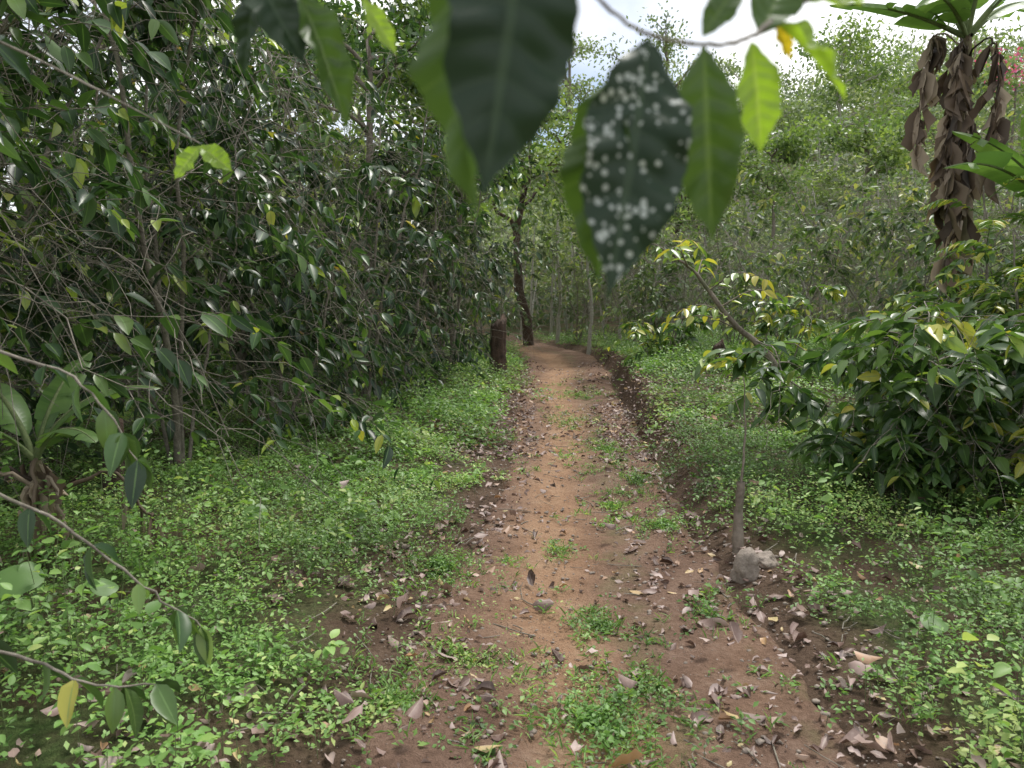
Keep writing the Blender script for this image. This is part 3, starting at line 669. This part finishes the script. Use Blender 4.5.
r = np.random.default_rng(60); mb = MB(); z0 = float(gz(3.4, 9))
o = tube1(mb, [[3.4, 9, z0-.05], [3.0, 9, z0+.5], [2.6, 9, z0+.85], [2.2, 9.1, z0+1.4], [1.9, 9.1, z0+1.65]], [.05, .042, .034, .02, .01], 9, 1, wig=.006)
for k, (a, L_) in enumerate([(2.8, .9), (3.5, .8), (.3, .9), (5.5, .7), (1.2, .8), (4.2, .8), (3.1, .7), (.9, .7)]):
    st = o[10+k*2 if 10+k*2 < len(o) else -1]
    b = tube1(mb, [st, st+np.array([math.cos(a)*L_*.5, math.sin(a)*L_*.5, .2]), st+np.array([math.cos(a)*L_, math.sin(a)*L_, .12])], [.012, .007, .003], 5, 1)
    leafy(mb, b, 6, r, .18, rnd0=.9)
mb.build("leaning_coffee_tree", [M_cofr, M_bark])
for (x, y, h) in [(2.0, 19.8, 2.4), (1.35, 22.5, 3.0), (2.8, 20, 2.0)]:
    mb = MB(); z0 = float(gz(x, y)); tube1(mb, [[x, y, z0-.1], [x+.06, y, z0+h*.5], [x-.05, y, z0+h], [x+.1, y, z0+h*1.5]], [.06, .045, .035, .015], 7, 1, wig=.01)
    n = 900; c = np.array([x, y, z0+h*1.5]); place(mb, 'q', c+r.normal(size=(n, 3))*[.8, .8, .5], runit(n, r), runit(n, r)+[0, 0, .8], .17, .08, 0, r)
    mb.build("slender_tree", [M_tree, M_pale])

M_tl = leaf_mat("taro_leaf", [(0, (.1, .18, .055)), (1, (.14, .25, .08))], .45, .3, ribw=0)
def taro(x, y, items, seed):
    mb = MB(); z0 = float(gz(x, y))
    for (dx, dy, dz, R, az) in items:
        c = np.array([x+dx, y+dy, z0+dz]); tube1(mb, [[x, y, z0], [x+dx*.4, y+dy*.4, z0+dz*.7], c], [.006, .004, .003], 5, 1)
        n = 24; a = np.linspace(0, 2*np.pi, n, endpoint=False); rad = R*(1-.55*np.exp(-((a-np.pi)/.3)**2))*(1+.3*np.cos(a))
        P = [c]
        for q in (.5, 1):
            for i in range(n): P.append(c+np.array([math.cos(a[i]+az), math.sin(a[i]+az), 0])*rad[i]*q+np.array([0, 0, (.15*q-.35*q*q)*R-.45*R*q*math.cos(a[i])+.06*R*math.sin(3*a[i])*q]))
        F4 = [[1+i, 1+n+i, 1+n+(i+1) % n, 1+(i+1) % n] for i in range(n)]; F3 = [[0, 1+i, 1+(i+1) % n] for i in range(n)]
        cc = np.zeros((len(P), 4)); cc[:, 0] = .4; cc[:, 2] = .9; n0 = mb.n
        mb.add(P, F4, 0, cc); mb.f.append((np.array(F3)+n0, 0))
    return mb.build("taro_plant", [M_tl, M_twigG])
taro(-1.42, 4.15, [(0, -.05, .27, .065, -1.4)], 1)
taro(-1.85, 2.85, [(.0, -.1, .38, .085, -1.2), (.2, .1, .26, .05, -.5)], 2)
taro(1.7, 3.0, [(0, -.05, .18, .05, -1.5)], 3)

# ------------------------------------------------------------------ overhanging branch: grows from a shrub on the right
def hileaf(mb, base, tip, W, n, mat, r, seed=0):
    b = np.array([base], float); t = np.array([tip], float); L = np.linalg.norm(t-b)
    save = TM['hi']; TM['hi'] = [save[seed % 2]]
    place(mb, 'hi', b, t-b, np.array([n], float), L, W, mat, r); TM['hi'] = save
r = np.random.default_rng(90); mb = MB()
o = tube1(mb, [[1.35, .55, gz(1.35, .55)-.05], [1.32, .55, .9], [1.22, .56, 1.6], [1.0, .6, 2.05], [.6, .6, 1.93], [.32, .58, 1.78], [.2, .55, 1.705], [.157, .52, 1.672], [.125, .5, 1.660], [.09, .5, 1.665], [.066, .5, 1.678], [.03, .48, 1.70], [-.03, .44, 1.715], [-.09, .43, 1.75]],
          [.022, .019, .016, .012, .008, .005, .0028, .0016, .0014, .0013, .0013, .0012, .0012, .001], 8, 0, sub=8, wig=.0004)
HL = [((.007, .40, 1.70), (-.012, .375, 1.548), .066, (.35, -1, .2), 1, 0), ((-.022, .42, 1.70), (-.034, .405, 1.540), .034, (-.9, -.8, .1), 3, 1),
      ((.086, .50, 1.664), (.060, .455, 1.500), .068, (.25, -1, .25), 2, 0), ((.066, .51, 1.645), (.048, .485, 1.512), .045, (-.5, -1, .2), 3, 1),
      ((.121, .50, 1.659), (.130, .50, 1.535), .043, (-.3, -1, .1), 3, 0), ((.16, .53, 1.672), (.178, .55, 1.600), .034, (.1, -1, .5), 4, 0),
      ((.175, .54, 1.69), (.245, .55, 1.645), .032, (.1, -.7, 1), 4, 1), ((.178, .54, 1.69), (.196, .55, 1.665), .012, (0, -1, .4), 5, 0),
      ((.165, .53, 1.676), (.20, .56, 1.74), .035, (0, -1, .4), 3, 0), ((.2, .55, 1.705), (.26, .57, 1.72), .03, (0, -1, .6), 4, 1), ((.12, .5, 1.665), (.15, .51, 1.71), .02, (0, -1, .2), 3, 0)]
for (b, t, W, n, m, s) in HL: hileaf(mb, b, t, W, n, m, r, s)
b2 = tube1(mb, [[1.0, .6, 2.05], [1.3, .9, 2.3], [1.7, 1.1, 2.35]], [.01, .007, .003], 5, 0); leafy(mb, b2, 9, r, .14, mat=1)
mb.build("overhanging_coffee_branch", [M_twig, M_hi_dark, M_hi_spot, M_hi_green, M_hi_lime, M_yel])

mb = MB()
o = tube1(mb, [[-1.9, .9, gz(-1.9, .9)-.05], [-1.85, .9, 1.0], [-1.6, .9, 1.9], [-1.1, .85, 2.2], [-.6, .78, 2.0], [-.36, .72, 1.84], [-.21, .7, 1.785], [-.13, .69, 1.76]], [.024, .02, .016, .012, .007, .004, .003, .0015], 8, 0)
for (b, t, W, n, m, s) in [((-.235, .7, 1.80), (-.178, .69, 1.703), .045, (.3, -1, .5), 4, 0), ((-.19, .7, 1.775), (-.137, .69, 1.65), .036, (.6, -1, .3), 2, 1), ((-.22, .7, 1.79), (-.25, .72, 1.70), .03, (-.4, -1, .3), 4, 0),
                           ((-.13, .69, 1.76), (-.10, .7, 1.715), .02, (.3, -1, .5), 3, 0), ((-.3, .72, 1.82), (-.33, .7, 1.76), .03, (.3, -1, .5), 4, 0)]:
    hileaf(mb, b, t, W, n, m, r, s)
o2 = tube1(mb, [[-1.6, .9, 1.9], [-1.2, 1.1, 2.05], [-.8, 1.2, 1.9], [-.48, 1.2, 1.74]], [.01, .005, .0025, .0012], 6, 0)
for (b, t, W, n, m, s) in [((-.48, 1.2, 1.735), (-.525, 1.2, 1.685), .035, (.2, -1, .8), 3, 0), ((-.48, 1.2, 1.735), (-.43, 1.2, 1.70), .035, (-.2, -1, .8), 3, 1)]: hileaf(mb, b, t, W, n, m, r, s)
leafy(mb, o2[4:-6], 7, r, .11, mat=1, rnd0=.3)
for pts, nl in [([[-1.88, .9, 1.2], [-1.5, 1.6, 1.42], [-1.1, 1.7, 1.37], [-.93, 1.7, 1.27], [-.86, 1.7, 1.14]], 6),
                ([[-1.88, .9, 1.0], [-1.5, 1.6, 1.16], [-1.15, 1.7, 1.05], [-.95, 1.7, .92], [-.82, 1.72, .80], [-.74, 1.75, .72]], 5),
                ([[-1.88, .9, .8], [-1.4, 1.5, .85], [-1.1, 1.6, .72], [-.95, 1.6, .66], [-.8, 1.62, .64]], 5)]:
    b = tube1(mb, pts, [.006, .004, .003, .0015], 6, 0, wig=.003)
    leafy(mb, b[len(b)//3:], nl, r, .105, mat=1, down=1.1, rnd0=.55)
    leafy(mb, b[-4:], 2, r, .11, mat=2, down=1.5)
mb.build("overhanging_coffee_branch", [M_twig, M_cof, M_hi_green, M_hi_lime, M_hi_dark])

# ------------------------------------------------------------------ world, light
w = bpy.data.worlds.new("World"); scene.world = w; w.use_nodes = True; nt = w.node_tree; N = nt.nodes; L = nt.links; N.clear()
sky = N.new('ShaderNodeTexSky'); sky.sky_type = 'NISHITA'; sky.sun_disc = False
el = math.radians(62); rot = math.radians(40)
sky.sun_elevation = el; sky.sun_rotation = rot; sky.dust_density = 2.0
tc = N.new('ShaderNodeTexCoord')
nz = N.new('ShaderNodeTexNoise'); nz.inputs['Scale'].default_value = 2.2; nz.inputs['Detail'].default_value = 7; L.new(tc.outputs['Generated'], nz.inputs['Vector'])
cr_ = N.new('ShaderNodeValToRGB'); cr_.color_ramp.elements[0].position = .38; cr_.color_ramp.elements[1].position = .58; L.new(nz.outputs[0], cr_.inputs[0])
mx = N.new('ShaderNodeMix'); mx.data_type = 'RGBA'; L.new(cr_.outputs[0], mx.inputs[0]); L.new(sky.outputs[0], mx.inputs[6]); mx.inputs[7].default_value = (10.8, 10.8, 10.8, 1)
bg = N.new('ShaderNodeBackground'); bg.inputs[1].default_value = .15; L.new(mx.outputs[2], bg.inputs[0])
wo = N.new('ShaderNodeOutputWorld'); L.new(bg.outputs[0], wo.inputs[0])
sl = bpy.data.lights.new("sun", 'SUN'); sl.energy = 3.4; sl.angle = math.radians(12); sl.color = (1, .965, .9)
so = bpy.data.objects.new("sun", sl); scene.collection.objects.link(so)
dirv = Vector((math.sin(rot)*math.cos(el), math.cos(rot)*math.cos(el), math.sin(el)))
so.rotation_euler = dirv.to_track_quat('Z', 'Y').to_euler()

cam = bpy.data.cameras.new("camera"); co = bpy.data.objects.new("camera", cam); scene.collection.objects.link(co)
cam.sensor_width = 36; cam.lens = 26.7; co.location = (0, 0, 1.5); co.rotation_euler = (math.radians(90-6.3), 0, 0)
cam.clip_start = .02; cam.clip_end = 2000
cam.dof.use_dof = True; cam.dof.focus_distance = 5.5; cam.dof.aperture_fstop = 6.0
scene.camera = co
scene.view_settings.view_transform = 'Standard'; scene.view_settings.look = 'None'; scene.view_settings.exposure = 0
